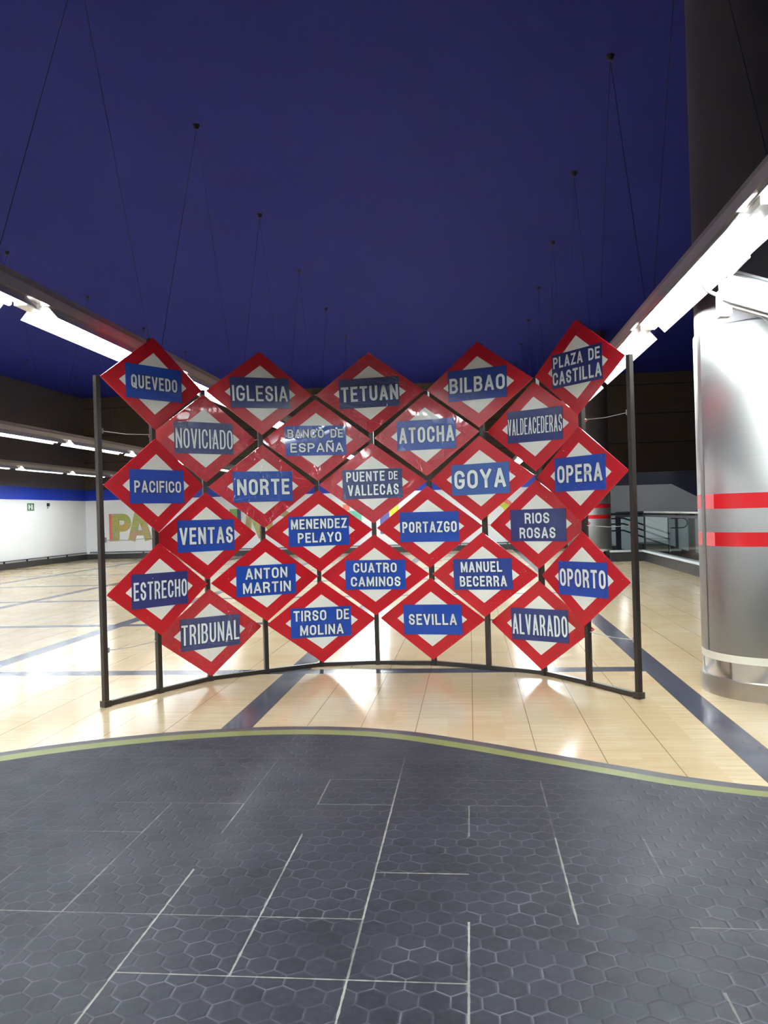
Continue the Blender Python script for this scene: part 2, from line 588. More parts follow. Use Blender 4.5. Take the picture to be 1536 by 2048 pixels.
PX, PY = 4.62, 22.15     # corner of the parapet round the stairwell
struct(flat('floor', RIM + [(XR, 8.9), (PX + 0.1, 8.9), (PX + 0.1, PY + 0.1), (3.6, PY + 0.1), (3.6, YB), (XL, YB), (XL, YF)], M['floor']), 'glossy beige stone tile floor crossed by dark bands', 'floor')
struct(flat('floor_2', RIM3 + [(XR, YF)], M['hexa']), 'dark grey floor of worn hexagon tiles in front of the signs', 'floor')
struct(strip('trim_1', RIM, RIM2, M['edge']), 'dark outer border of the curved hexagon tile area', 'floor border')
struct(strip('trim_2', RIM2, RIM3, M['greenb']), 'yellow green curved border stripe around the dark tiles', 'floor border')

struct(MB().box((XL - 0.3, YF - 0.3, ZC), (XR + 0.3, YB + 0.3, ZC + 0.2)).build('ceiling', M['ceil']), 'high dark blue ceiling', 'ceiling')
LOW = 2.29
struct(MB().box((XL - 0.3, YF, -0.2), (XL, YB, LOW)).build('wall_left', M['white']), 'white lower wall along the left side', 'wall')
struct(MB().box((XL - 0.3, YF, 2.72), (XL + 0.03, YB, ZC)).build('wall_left_upper', M['shaft']), 'dark upper wall along the left side', 'wall')
struct(MB().box((XL - 0.3, YF, LOW), (XL + 0.02, YB, 2.72)).build('trim_3', M['bluebf']), 'blue band above the white left wall', 'wall band')
struct(MB().box((XL - 0.3, YB, -0.2), (3.6, YB + 0.25, LOW)).build('wall_back', M['white']), 'white back wall behind the signs', 'wall')
struct(MB().box((XL - 0.3, YB - 0.02, LOW), (3.6, YB + 0.25, 2.70)).build('trim_4', M['bluebf']), 'blue band above the white back wall', 'wall band')
struct(MB().box((XL - 0.3, YB - 0.05, 2.70), (XR, YB + 0.25, ZC)).build('wall_back_upper', M['panel']), 'dark panelled upper back wall', 'wall')
struct(MB().box((XL, YF, 0.0), (XL + 0.05, YB, 0.2)).build('baseboard_left', M['black']), 'black skirting along the left wall', 'skirting')
struct(MB().box((XL + 0.05, YB - 0.05, 0.0), (3.55, YB, 0.2)).build('baseboard_back', M['black']), 'black skirting along the back wall', 'skirting')
struct(MB().box((XL - 0.3, YF - 0.3, -0.2), (XR, YF, ZC)).build('wall_front', M['white']), 'white wall behind the viewer', 'wall')
struct(MB().box((XR, YF, -1.6), (XR + 0.3, 36.3, ZC)).build('wall_right', M['greywall']), 'grey wall along the right side', 'wall')

# stairwell behind the parapet
struct(MB().box((PX + 0.1, 8.9, -1.6), (XR, 36.0, -1.4)).build('floor_3', M['darkm']), 'dark landing at the bottom of the stairwell', 'floor')
struct(MB().box((3.6, 36.0, -1.6), (XR, 36.3, 1.18)).build('wall_stairwell_lower', M['palep']), 'pale panel wall at the back of the stairwell', 'wall')
b = MB()
b.prism([(3.6, 1.18), (XR, 1.18), (XR, 1.0), (9.95, 1.72), (8.75, 2.38), (3.6, 2.38)], Matrix(((1, 0, 0, 0), (0, 0, 1, 0), (0, 1, 0, 0), (0, 0, 0, 1))), 35.9, 36.2)
struct(b.build('wall_stairwell', M['greywall']), 'grey panel wall seen over the stairwell railing', 'wall')
struct(MB().box((3.6, 36.2, 1.0), (XR, 36.4, 3.4)).build('wall_stairwell_upper', M['navyw']), 'navy wall above the grey stairwell panels', 'wall')
struct(MB().box((3.6, YB + 0.25, 3.2), (XR, 36.4, 3.4)).build('ceiling_stairwell', M['shaft']), 'dark low ceiling over the stairwell', 'ceiling')
struct(MB().box((3.3, YB + 0.25, -1.6), (3.6, 36.3, 3.4)).build('wall_stairwell_side', M['greywall']), 'grey side wall of the stairwell', 'wall')

# parapet round the stairwell with pale coping
b = MB()
b.box((3.75, PY, -1.4), (PX + 0.12, PY + 0.14, 0.25))
b.box((PX, 8.9, -1.4), (PX + 0.12, PY, 0.25))
par = b.build('parapet', M['black'])
tag(par, 'low dark parapet around the stairwell opening with a pale coping', 'parapet', None, 'structure')
b = MB()
b.box((3.75, PY - 0.04, 0.25), (PX + 0.16, PY + 0.16, 0.30))
b.box((PX - 0.04, 8.9, 0.25), (PX + 0.16, PY - 0.04, 0.30))
b.build('coping', M['coping'], par)['label'] = 'pale coping'

# ------------------------------------------------------------------ stroke lettering
def arc(cx, cy, rx, ry, a0, a1, n=8):
    return [(cx + rx * math.cos(math.radians(a0 + (a1 - a0) * k / n)), cy + ry * math.sin(math.radians(a0 + (a1 - a0) * k / n))) for k in range(n + 1)]


RY = 0.27


def glyph(ch):
    """(relative width, [(polyline, closed)]) in a unit box."""
    oval = arc(.5, 1 - RY, .5, RY, 0, 180) + arc(.5, RY, .5, RY, 180, 360)
    G = {
        'O': (1, [(oval, True)]),
        'Q': (1, [(oval, True), ([(.55, .28), (1.02, -.06)], False)]),
        'C': (1, [(arc(.5, 1 - RY, .5, RY, 0, 180) + arc(.5, RY, .5, RY, 180, 360), False)]),
        'G': (1, [(arc(.5, 1 - RY, .5, RY, 12, 180) + arc(.5, RY, .5, RY, 180, 360) + [(1, .43), (.6, .43)], False)]),
        'U': (1, [([(0, 1), (0, RY)] + arc(.5, RY, .5, RY, 180, 360) + [(1, RY), (1, 1)], False)]),
        'D': (1, [([(0, 0), (0, 1), (.45, 1)] + arc(.45, 1 - RY, .55, RY, 90, 0) + arc(.45, RY, .55, RY, 0, -90) + [(.45, 0)], True)]),
        'B': (1, [([(0, 0), (0, 1), (.5, 1)] + arc(.55, .77, .39, .23, 90, -90) + [(0, .54)], False), ([(0, .54), (.5, .54)] + arc(.55, .27, .45, .27, 90, -90) + [(0, 0)], False)]),
        'P': (.95, [([(0, 0), (0, 1), (.5, 1)] + arc(.5, .735, .5, .265, 90, -90) + [(0, .47)], False)]),
        'R': (1, [([(0, 0), (0, 1), (.5, 1)] + arc(.5, .74, .48, .26, 90, -90) + [(0, .48)], False), ([(.5, .48), (.82, .36), (.92, .2), (.96, 0)], False)]),
        'S': (.95, [(arc(.5, .75, .48, .25, 10, 180, 8) + [(.03, .68), (.14, .58), (.5, .5), (.86, .42), (.97, .32)] + arc(.5, .25, .48, .25, 0, -190, 8), False)]),
        'A': (1.08, [([(0, 0), (.46, 1)], False), ([(.54, 1), (1, 0)], False), ([(.2, .27), (.8, .27)], False)]),
        'V': (1.05, [([(0, 1), (.46, 0)], False), ([(.54, 0), (1, 1)], False)]),
        'E': (.85, [([(1, 1), (0, 1), (0, 0), (1, 0)], False), ([(0, .52), (.85, .52)], False)]),
        'F': (.85, [([(1, 1), (0, 1), (0, 0)], False), ([(0, .52), (.85, .52)], False)]),
        'H': (1, [([(0, 0), (0, 1)], False), ([(1, 0), (1, 1)], False), ([(0, .52), (1, .52)], False)]),
        'I': (0, [([(0, 0), (0, 1)], False)]),
        'L': (.82, [([(0, 1), (0, 0), (1, 0)], False)]),
        'M': (1.3, [([(0, 0), (0, 1)], False), ([(1, 0), (1, 1)], False), ([(.04, 1), (.5, .12), (.96, 1)], False)]),
        'N': (1.05, [([(0, 0), (0, 1)], False), ([(1, 0), (1, 1)], False), ([(.02, 1), (.98, 0)], False)]),
        'T': (.95, [([(0, 1), (1, 1)], False), ([(.5, 1), (.5, 0)], False)]),
        'Y': (1.05, [([(0, 1), (.5, .46), (1, 1)], False), ([(.5, .5), (.5, 0)], False)]),
        'Z': (.95, [([(0, 1), (1, 1), (0, 0), (1, 0)], False)]),
    }
    G['\u00d1'] = (1.05, G['N'][1] + [([(.12, 1.24), (.36, 1.34), (.64, 1.24), (.88, 1.34)], False)])
    return G[ch]


def ribbon(pts, closed, t, end=True, ext=0.0):
    """Quads of a stroke of width t along pts, with mitred joints."""
    P = [Vector(p) for p in pts]
    Q = [P[0]]
    for p in P[1:]:
        if (p - Q[-1]).length > 1e-6:
            Q.append(p)
    if closed and (Q[0] - Q[-1]).length < 1e-6:
        Q.pop()
    P = Q
    n = len(P)
    if not closed:
        P[0] = P[0] - (P[1] - P[0]).normalized() * ext
        P[-1] = P[-1] + (P[-1] - P[-2]).normalized() * ext
    L, R = [], []
    for i in range(n):
        a = P[i] - P[i - 1] if (closed or i > 0) else P[1] - P[0]
        c = P[(i + 1) % n] - P[i] if (closed or i < n - 1) else P[-1] - P[-2]
        a = a.normalized()
        c = c.normalized()
        na, nc = Vector((-a.y, a.x)), Vector((-c.y, c.x))
        m = (na + nc)
        m = m.normalized() if m.length > 1e-3 else na
        k = min(1.0 / max(m.dot(na), 0.3), 2.2)
        L.append(P[i] + m * (t / 2 * k))
        R.append(P[i] - m * (t / 2 * k))
    quads = []
    for i in range(n if closed else n - 1):
        j = (i + 1) % n
        quads.append([R[i], R[j], L[j], L[i]])
    return quads


def set_text(s, x0, x1, y0, y1, tk=0.175, gap=0.3):
    """Strokes of one line of text filling the box exactly: list of (points, closed), and the stroke width."""
    H, W = y1 - y0, x1 - x0
    n = len(s)
    t = min(tk * H, 0.29 * W / n / 1.12)
    ws = [0.9 if c == ' ' else glyph(c)[0] for c in s]
    ns = sum(c != ' ' for c in s)
    gu = gap * 0.55
    k = (W - ns * t - (n - 1) * 0.45 * t) / (sum(ws) + (n - 1) * gu)
    g = gu * k + 0.45 * t
    out = []
    x = x0
    for c, w in zip(s, ws):
        if c == ' ':
            x += w * k + g
            continue
        for pl, cl in glyph(c)[1]:
            out.append(([(x + t / 2 + p[0] * w * k, y0 + t / 2 + p[1] * (H - t)) for p in pl], cl, c in 'AVMNY' or False))
        x += w * k + t + g
    return out, t


# ------------------------------------------------------------------ the frame of posts
POST = [(-2.959, 6.184), (-2.700, 6.668), (-2.414, 7.157), (-1.969, 7.491), (-1.493, 7.806), (-0.942, 7.868), (-0.383, 7.818), (0.14, 7.583), (0.627, 7.307), (0.960, 6.87), (1.268, 6.398)]
frame = thing('display_frame', 'dark steel frame of eleven upright posts on a folded floor rail, carrying the red signs', 'frame', (POST[5][0], POST[5][1], 0))
FL = Vector(frame.location)


def fpart(b, name, mat=None):
    o = b.build(name, mat or M['frame'])
    o.location = -FL
    o.parent = frame
    return o


def seg_matrix(a, b):
    d = Vector((b[0] - a[0], b[1] - a[1], 0)).normalized()
    return Matrix(((d.x, -d.y, 0, a[0]), (d.y, d.x, 0, a[1]), (0, 0, 1, 0), (0, 0, 0, 1)))


for i in range(11):
    p, q = (POST[i], POST[i + 1]) if i < 10 else (POST[10], tuple(2 * POST[10][j] - POST[9][j] for j in (0, 1)))
    Mx = seg_matrix(p, q)
    top = 2.672 if i % 2 == 0 else 3.055
    b = MB().box((-0.02, -0.02, 0.0), (0.02, 0.02, top), 0, Mx)
    fpart(b, 'post')
    if i % 2 == 0 or i in (1, 9):
        s = 0.032 if i in (0, 10) else 0.026
        fpart(MB().box((-s, -s, 0.0), (s, s, 0.05 if i in (0, 10) else 0.042), 0, Mx), 'foot')
for i in range(10):
    Mx = seg_matrix(POST[i], POST[i + 1])
    ln = math.dist(POST[i], POST[i + 1])
    fpart(MB().box((0.02, -0.018, 0.004), (ln - 0.02, 0.018, 0.040), 0, Mx), 'bottom_rail')
for (pa, pb) in ((0, 1), (10, 9)):
    for z in (2.228, 1.343, 0.452):
        A, B = Vector((*POST[pa], z + 0.0)), Vector((*POST[pb], z))
        b = MB().tube([A, A.lerp(B, 0.5) - Vector((0, 0, 0.012)), A.lerp(B, 0.95)], 0.0035, 6)
        b.box((-0.012, -0.012, -0.02), (0.012, 0.012, 0.02), 0, Matrix.Translation(A.lerp(B, 0.06)))
        fpart(b, 'tie_wire', M['wire'])

# ------------------------------------------------------------------ the 27 rhombus signs
HW, HH = 0.5343, 0.3977
INK = 0.665
G1 = 'red rhombus signs on the frame'
# key, row, middle post, height, tilt, turn, offset, plate x, plate y, plate tilt, paint, film, lines (text, x0, x1, y0, y1), label
SIGNS = [
    ('a', 1, 1, 2.666, -.005, .001, .020, .001, .003, .013, 'blue', 0, [('QUEVEDO', .09, .915, .30, .69)], 'red rhombus sign with a plain blue plate, at the left end of the top row'),
    ('b', 1, 3, 2.669, .003, .001, .022, -.006, .002, .022, 'navy', 0, [('IGLESIA', .03, .965, .225, .735)], 'red rhombus sign reading IGLESIA on navy, second in the top row'),
    ('c', 1, 5, 2.675, .002, -.003, .026, -.004, .001, .018, 'navy', 1, [('TETUAN', .03, .98, .22, .735)], 'film-wrapped red rhombus sign reading TETUAN, middle of the top row'),
    ('d', 1, 7, 2.670, 0, .043, .022, -.009, .006, -.011, 'navy2', 0, [('BILBAO', .025, .97, .26, .75)], 'red rhombus sign reading BILBAO on dark blue, fourth in the top row'),
    ('e', 1, 9, 2.671, -.004, .009, .028, -.001, .001, .003, 'navy', 0, [('PLAZA DE', .03, .965, .585, .92), ('CASTILLA', .012, .985, .085, .47)], 'red rhombus sign reading PLAZA DE CASTILLA, at the right end of the top row'),
    ('f', 2, 2, 2.228, .004, -.038, -.082, -.005, .001, -.004, 'navy', 1, [('NOVICIADO', .02, .99, .165, .785)], 'film-wrapped red rhombus sign reading NOVICIADO in tall narrow letters'),
    ('g', 2, 4, 2.222, .008, -.042, .002, -.010, -.004, -.003, 'blue', 1, [('BANCO DE', .04, .955, .59, .885), ('ESPA\u00d1A', .08, .95, .11, .42)], 'film-wrapped red rhombus sign with two lettered lines, second in the second row'),
    ('h', 2, 6, 2.238, -.001, -.005, -.005, .006, .001, -.003, 'blue', 1, [('ATOCHA', .035, .975, .24, .77)], 'film-wrapped red rhombus sign reading ATOCHA on blue, third in the second row'),
    ('i', 2, 8, 2.232, 0, .023, -.079, .002, .010, -.011, 'navy', 0, [('VALDEACEDERAS', .01, .99, .245, .76)], 'red rhombus sign reading VALDEACEDERAS in very narrow letters'),
    ('j', 3, 1, 1.790, .006, .035, .020, .004, -.010, -.007, 'blue', 0, [('PACIFICO', .075, .94, .32, .67)], 'red rhombus sign reading PACIFICO, at the left end of the third row'),
    ('k', 3, 3, 1.783, 0, -.016, .022, -.003, -.002, .007, 'blue', 1, [('NORTE', .065, .945, .225, .75)], 'film-wrapped red rhombus sign reading NORTE on bright blue'),
    ('l', 3, 5, 1.793, .002, -.028, .005, 0, -.008, .006, 'navy', 1, [('PUENTE', .065, .71, .59, .93), ('DE', .775, .925, .62, .90), ('VALLECAS', .085, .935, .115, .48)], 'film-wrapped red rhombus sign reading PUENTE DE VALLECAS, middle of the third row'),
    ('m', 3, 7, 1.796, -.001, .006, .027, -.003, -.008, .011, 'blue2', 0, [('GOYA', .05, .94, .205, .81)], 'red rhombus sign with four large letters on pale blue, fourth in the third row'),
    ('n', 3, 9, 1.774, 0, .020, .029, 0, .006, 0, 'blue', 0, [('OPERA', .055, .94, .255, .765)], 'red rhombus sign reading OPERA, at the right end of the third row'),
    ('o', 4, 2, 1.332, -.004, .02, -.082, -.006, .005, -.003, 'blue', 0, [('VENTAS', .035, .97, .235, .765)], 'red rhombus sign reading VENTAS, first in the fourth row'),
    ('p', 4, 4, 1.338, -.003, -.008, -.012, -.001, .002, .006, 'blue', 0, [('MENENDEZ', .04, .965, .575, .91), ('PELAYO', .145, .865, .115, .45)], 'red rhombus sign with two lettered lines on blue, second in the fourth row'),
    ('q', 4, 6, 1.350, .001, .011, -.015, .007, .001, -.003, 'blue', 0, [('PORTAZGO', .04, .965, .31, .675)], 'red rhombus sign reading PORTAZGO on blue, third in the fourth row'),
    ('r', 4, 8, 1.356, .007, .026, -.082, .004, -.008, -.001, 'navy', 0, [('RIOS', .27, .715, .555, .885), ('ROSAS', .165, .815, .095, .43)], 'red rhombus sign with worn navy plate, two short lines, right end of fourth row'),
    ('s', 5, 1, .896, -.002, -.009, .026, 0, -.003, -.013, 'navy', 0, [('ESTRECHO', .03, .98, .235, .765)], 'red rhombus sign reading ESTRECHO on navy, at the left end of the fifth row'),
    ('t', 5, 3, .894, 0, -.022, .022, .003, -.003, -.006, 'blue', 0, [('ANTON', .15, .855, .55, .905), ('MARTIN', .105, .91, .09, .44)], 'red rhombus sign with two lettered lines on blue, second in the fifth row'),
    ('u', 5, 5, .893, -.006, -.007, .010, .004, .001, -.004, 'blue', 0, [('CUATRO', .135, .855, .575, .905), ('CAMINOS', .09, .915, .105, .435)], 'red rhombus sign reading CUATRO CAMINOS, middle of the fifth row'),
    ('v', 5, 7, .894, .005, .040, .022, -.010, .004, .023, 'navy2', 0, [('MANUEL', .135, .84, .57, .91), ('BECERRA', .105, .905, .105, .445)], 'red rhombus sign with two lettered lines on dark blue, fourth in the fifth row'),
    ('w', 5, 9, .900, .002, -.017, .024, -.006, -.004, .012, 'blue', 0, [('OPORTO', .03, .965, .26, .785)], 'red rhombus sign reading OPORTO, at the right end of the fifth row'),
    ('x', 6, 2, .446, -.002, -.055, -.082, .004, .003, -.008, 'navy', 1, [('TRIBUNAL', .01, .99, .18, .805)], 'red rhombus sign reading TRIBUNAL on dull navy, first in the bottom row'),
    ('y', 6, 4, .459, -.002, -.003, .005, -.008, -.004, -.007, 'blue', 0, [('TIRSO', .045, .585, .56, .91), ('DE', .755, .965, .56, .91), ('MOLINA', .15, .865, .08, .42)], 'red rhombus sign with two lettered lines on blue, second in the bottom row'),
    ('z', 6, 6, .459, .006, -.019, -.030, .009, -.005, .016, 'blue', 0, [('SEVILLA', .09, .91, .32, .685)], 'red rhombus sign reading SEVILLA on blue, third in the bottom row'),
    ('zz', 6, 8, .449, .008, .062, -.083, -.008, .003, .012, 'navy', 0, [('ALVARADO', .02, .985, .175, .815)], 'red rhombus sign with tall white letters on navy, right end of the bottom row'),
]
M['navy2'] = sign_paint('dark_blue_enamel', rgb(38, 62, 142), False)
M['blue2'] = sign_paint('pale_blue_enamel', rgb(62, 98, 170), False)


def rhomb(w, h, r):
    """Rhombus with rounded tips."""
    pts = []
    cs = [(w, 0), (0, h), (-w, 0), (0, -h)]
    for i in range(4):
        c, p, q = Vector(cs[i]), Vector(cs[i - 1]), Vector(cs[(i + 1) % 4])
        a = (p - c).normalized() * r
        d = (q - c).normalized() * r
        for k in range(5):
            t = k / 4
            pts.append((c + a) * (1 - t) ** 2 + c * 2 * t * (1 - t) + (c + d) * t * t)
    return [(p.x, p.y) for p in pts]


SCALE = {'i': 1.012, 'f': 1.018, 'j': 1.022, 'd': 1.01, 'a': 1.005, 'o': 1.012, 'x': 1.01, 'zz': 1.008, 'r': 1.006}


def make_sign(key, row, mid, z, ro, turn, off, pu, pv, pt, paint, film, lines, label):
    a, c = Vector(POST[mid - 1]), Vector(POST[mid + 1])
    e = (c - a).normalized()
    ang = math.atan2(e.y, e.x) + turn
    e = Vector((math.cos(ang), math.sin(ang)))
    nn = Vector((e.y, -e.x))
    m = (a + c) / 2 + nn * off
    loc = Vector((m.x, m.y, z))
    ex = Vector((e.x, e.y, 0)) * math.cos(ro) + Vector((0, 0, 1)) * math.sin(ro)
    ez = -Vector((e.x, e.y, 0)) * math.sin(ro) + Vector((0, 0, 1)) * math.cos(ro)
    n3 = ex.cross(ez)
    root = bpy.data.objects.new('station_sign', None)
    COL.objects.link(root)
    root.matrix_world = Matrix(((ex.x, ez.x, n3.x, loc.x), (ex.y, ez.y, n3.y, loc.y), (ex.z, ez.z, n3.z, loc.z), (0, 0, 0, 1)))
    root.empty_display_size = 0.05
    tag(root, label, 'sign', G1)
    sfx = 'f' if film else ''
    k = SCALE.get(key, 1.0)
    MB().prism(rhomb(HW * k, HH * k, 0.012), I4, -0.007, 0.0, 0, 0).build('red_border', M['red' + sfx], root)
    MB().prism(rhomb(HW * k * INK, HH * k * INK, 0.004), I4, 0.0002, 0.0018).build('cream_panel', M['cream' + sfx], root)
    # blue name plate with its lettering
    W, H = 0.593, 0.289
    R = Matrix.Translation((pu, pv, 0)) @ Matrix.Rotation(pt, 4, 'Z')
    b = MB()
    b.prism([(-W / 2, -H / 2), (W / 2, -H / 2), (W / 2, H / 2), (-W / 2, H / 2)], R, 0.002, 0.0045)
    for (s, x0, x1, y0, y1) in lines:
        st, t = set_text(s, (x0 - .5) * W, (x1 - .5) * W, (y0 - .5) * H, (y1 - .5) * H)
        for lay, (wd, zz, ext) in enumerate(((t + 0.011, 0.0051, 0.0055), (t, 0.0058, 0.0))):
            for pl, cl, diag in st:
                base = t / 2 if (not cl and len(pl) >= 2) else 0.0
                for q in ribbon(pl, cl, wd, ext=base + ext):
                    b.add([R @ Vector((v.x, v.y, zz)) for v in q], [(0, 1, 2, 3)], 1 if lay == 0 else 2)
    pm = M[paint + sfx] if (paint + sfx) in M else M[paint]
    b.build('name_plate', [pm, M['outl'], M['letter']], root)
    # wire ties from the side tips to the posts
    Mi = root.matrix_world.inverted()
    for side, pi in ((-1, mid - 1), (1, mid + 1)):
        P0 = Vector((side * (HW - 0.012), 0, -0.004))
        P1 = Mi @ Vector((POST[pi][0], POST[pi][1], z))
        P1 = P1 + (P0 - P1).normalized() * 0.005
        MB().tube([P0, P0.lerp(P1, 0.5) + Vector((0, 0.004, 0.004)), P1], 0.0025, 5).build('tie_wire', M['wire'], root)
    return root


for s in SIGNS:
    make_sign(*s)

# ------------------------------------------------------------------ ceiling-hung light trunking
TUBE_ME = {}


def tube_mesh(kind='tube'):
    if kind not in TUBE_ME:
        o = MB().tube([(0, 0, 0), (0, 1.3, 0)], 0.021, 10).build('fluorescent_tube', M[kind], None, True)
        TUBE_ME[kind] = o.data
        bpy.data.objects.remove(o)
    return TUBE_ME[kind]


def trunk(X, y0, first_pair, first_anchor, label, kind='tube'):
    root = thing('light_trunking', label, 'light', (X, y0, 3.12), 'long rows of fluorescent lights hung from the blue ceiling')
    L = Vector(root.location)
    y1 = YB - 0.1

    def part(b, name, mat, smooth=False, parent=None):
        o = b.build(name, mat, None, smooth)
        o.location = -L if parent is None else (0, 0, 0)
        o.parent = parent or root
        return o
    # upper channel with a return flange
    b = MB()
    b.prism([(-.10, 0), (.10, 0), (.10, .075), (-.10, .075)], Matrix(((1, 0, 0, X), (0, 0, 1, 0), (0, 1, 0, 3.125), (0, 0, 0, 1))), y0, y1)
    part(b, 'channel', M['housing'])
    part(MB().box((X - .07, y0, 3.201), (X + .07, y1, 3.265)), 'carrier_beam', M['beam'])
    y = first_pair
    while y - 2.98 > y0:
        y -= 2.98
    while y + 2.9 < y1:
        b = MB()
        prof = [(-.15, 3.034), (-.145, 3.034), (-.07, 3.118), (.07, 3.118), (.145, 3.034), (.15, 3.034), (.075, 3.124), (-.075, 3.124)]
        b.prism(prof[::-1], Matrix(((1, 0, 0, X), (0, 0, 1, 0), (0, 1, 0, 0), (0, 0, 0, 1))), y - 0.01, y + 2.68)
        rf = part(b, 'reflector', M['reflect'])
        for k in range(2):
            for sx in (-0.045, 0.045):
                t_ = bpy.data.objects.new('fluorescent_tube', tube_mesh(kind))
                COL.objects.link(t_)
                t_.location = (X + sx, y + 0.02 + k * 1.33, 3.078)
                t_.parent = rf

        b = MB().box((X - .05, y + 2.72, 3.075), (X + .05, y + 2.93, 3.122))
        part(b, 'junction_box', M['housing'])
        y += 2.98
    y = first_anchor
    while y - 2.98 > y0:
        y -= 2.98
    while y < y1 - 1.0:
        b = MB().lathe([(0.0, ZC - .055), (.022, ZC - .055), (.034, ZC - .03), (.045, ZC)], (X, y), 16)
        part(b, 'ceiling_anchor', M['cable'], True)
        for s in (-1, 1):
            if y0 < y + s * 1.35 < y1:
                part(MB().tube([(X, y, ZC - .05), (X, y + s * 1.35, 3.265)], 0.0024, 5), 'suspension_cable', M['cable'])
        y += 2.98
    return root


trunk(-3.185, -7.0, 5.75, 9.508, 'row of fluorescent lights just left of the red signs')
trunk(1.63, -7.0, 4.70, 8.761, 'row of fluorescent lights passing the near steel column on the right')
trunk(-7.985, -7.0, 15.34, 13.38, 'second row of fluorescent lights from the left, above the left hall floor', 'tubedim')
trunk(-12.8, -7.0, 21.8, 13.38, 'leftmost row of fluorescent lights close to the white left wall')

# ------------------------------------------------------------------ steel columns
def column(cx, cy, label, top=2.87):
    root = thing('steel_column', label, 'column', (cx, cy, 0), 'round steel-clad columns')
    root['kind'] = 'thing'
    r = 0.53
    L = -Vector(root.location)

    def part(b, name, mat, lab=None):
        o = b.build(name, mat, None, True)
        o.location = L
        o.parent = root
        if lab:
            o['label'] = lab
        return o
    c = (cx, cy)
    part(MB().lathe([(r - .02, 0), (r + .012, 0), (r + .014, .135), (r + .006, .143), (r - .02, .143)], c), 'plinth', M['plinth'])
    part(MB().lathe([(r - .02, .144), (r - .006, .144), (r - .006, .274), (r - .02, .274)], c), 'polished_band', M['ribst'])
    part(MB().lathe([(r - .02, .275), (r + .001, .275), (r + .001, .333), (r - .02, .333)], c), 'cream_ring', M['ringc'], 'cream ring')
    cl = part(MB().lathe([(r - .02, .334), (r, .334), (r, top - .02), (r - .012, top), (r - .03, top)], c), 'steel_cladding', M['steel'])
    # vertical cover strip over the sheet joint on the side towards the signs
    a0 = math.radians(185)
    b = MB()
    n = 6
    ring = [(c[0] + (r + .004) * math.cos(a0 + .105 * k / n), c[1] + (r + .004) * math.sin(a0 + .105 * k / n)) for k in range(n + 1)]
    b.add([(p[0], p[1], .334) for p in ring] + [(p[0], p[1], top - .02) for p in ring], [(k, k + 1, n + 2 + k, n + 1 + k) for k in range(n)])
    o = b.build('joint_strip', M['steel'], None, True)
    o.location = (0, 0, 0)
    o.parent = cl
    for z0, z1 in ((1.165, 1.272), (1.455, 1.57)):
        b = MB()
        N = 120
        pts = []
        for k in range(N):
            t0, t1 = 2 * math.pi * k / N, 2 * math.pi * (k + 1) / N
            rr = r + 0.002
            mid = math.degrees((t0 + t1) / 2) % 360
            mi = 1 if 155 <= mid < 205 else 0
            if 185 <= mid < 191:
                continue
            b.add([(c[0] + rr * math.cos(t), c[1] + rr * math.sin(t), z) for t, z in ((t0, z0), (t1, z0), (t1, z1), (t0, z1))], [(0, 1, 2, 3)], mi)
        o = b.build('red_stripe', [M['redst'], M['redlt']], None, True)
        o.location = L
        o.parent = root
        o['label'] = 'red stripe'
    part(MB().lathe([(0.0, top - .01), (r - .012, top - .01), (r - .012, ZC - .001)], c), 'shaft', M['shaft'], 'dark upper shaft')
    return root


column(2.38, 6.70, 'near round steel column with two red stripes, at the right edge beside the signs')
column(3.375, 22.85, 'far round steel column with two red stripes, seen behind the right end of the signs', 2.87)

# ------------------------------------------------------------------ security camera under the right light row
sc = thing('security_camera', 'white security camera hanging under the right light row above the near steel column', 'camera', (1.80, 5.62, 2.905))


def cpart(b, name, mat, parent=None, smooth=False):
    o = b.build(name, mat, None, smooth)
    o.parent = parent or sc
    return o


d = Vector((0.86, -0.26, -0.40)).normalized()
s = d.cross(Vector((0, 0, 1))).normalized()
u = s.cross(d)
Rm = Matrix(((d.x, s.x, u.x, 0), (d.y, s.y, u.y, 0), (d.z, s.z, u.z, 0.04), (0, 0, 0, 1)))
b = MB()
b.prism([(-.065, -.105), (.065, -.105), (.082, -.07), (.082, .06), (.06, .085), (-.06, .085), (-.082, .06), (-.082, -.07)], Rm @ Matrix(((0, 0, 1, 0), (1, 0, 0, 0), (0, 1, 0, 0), (0, 0, 0, 1))), -0.02, 0.42)
body = cpart(b, 'camera_housing', M['camw'])
cpart(MB().box((-0.04, -.092, .083), (.50, .092, .095), 0, Rm), 'sun_shield', M['camw'])
cpart(MB().box((.42, -.06, -.06), (.43, .06, .06), 0, Rm), 'front_window', M['camd'], body)
cpart(MB().box((0.0, -.03, -.125), (.30, .03, -.106), 0, Rm), 'mounting_rail', M['housing'], body)
cpart(MB().tube([Rm @ Vector(p) for p in ((.24, 0, -.12), (.30, 0, -.15), (.36, 0, -.15), (.40, 0, -.085), (.44, .0, -.06))], 0.008, 6), 'cable', M['railm'])
b = MB().box((-0.075, -0.03, -0.14), (-.01, 0.035, 0.10))
b.box((-0.095, -0.035, -0.155), (-0.075, 0.04, 0.02)).box((-0.075, -0.03, -0.155), (-.02, 0.035, -0.14))
cpart(b, 'bracket', M['camw'])
b = MB().tube([(-0.05, 0.0, 0.0), (-0.10, 0.03, 0.01), (-0.15, 0.04, 0.04), (-0.19, 0.04, 0.10)], 0.013, 8)
cpart(b, 'mounting_arm', M['railm'], None, True)
cpart(MB().tube([(-.02, 0, 0.08), (-0.02, -.02, 0.115), (-0.03, -0.42, 0.12)], 0.013, 8), 'hanger_tube', M['camw'], None, True)

# ------------------------------------------------------------------ left wall: sign, fixtures, rail
def on_left(y, z):
    return Matrix(((0, 0, 1, XL), (-1, 0, 0, y), (0, 1, 0, z), (0, 0, 0, 1)))


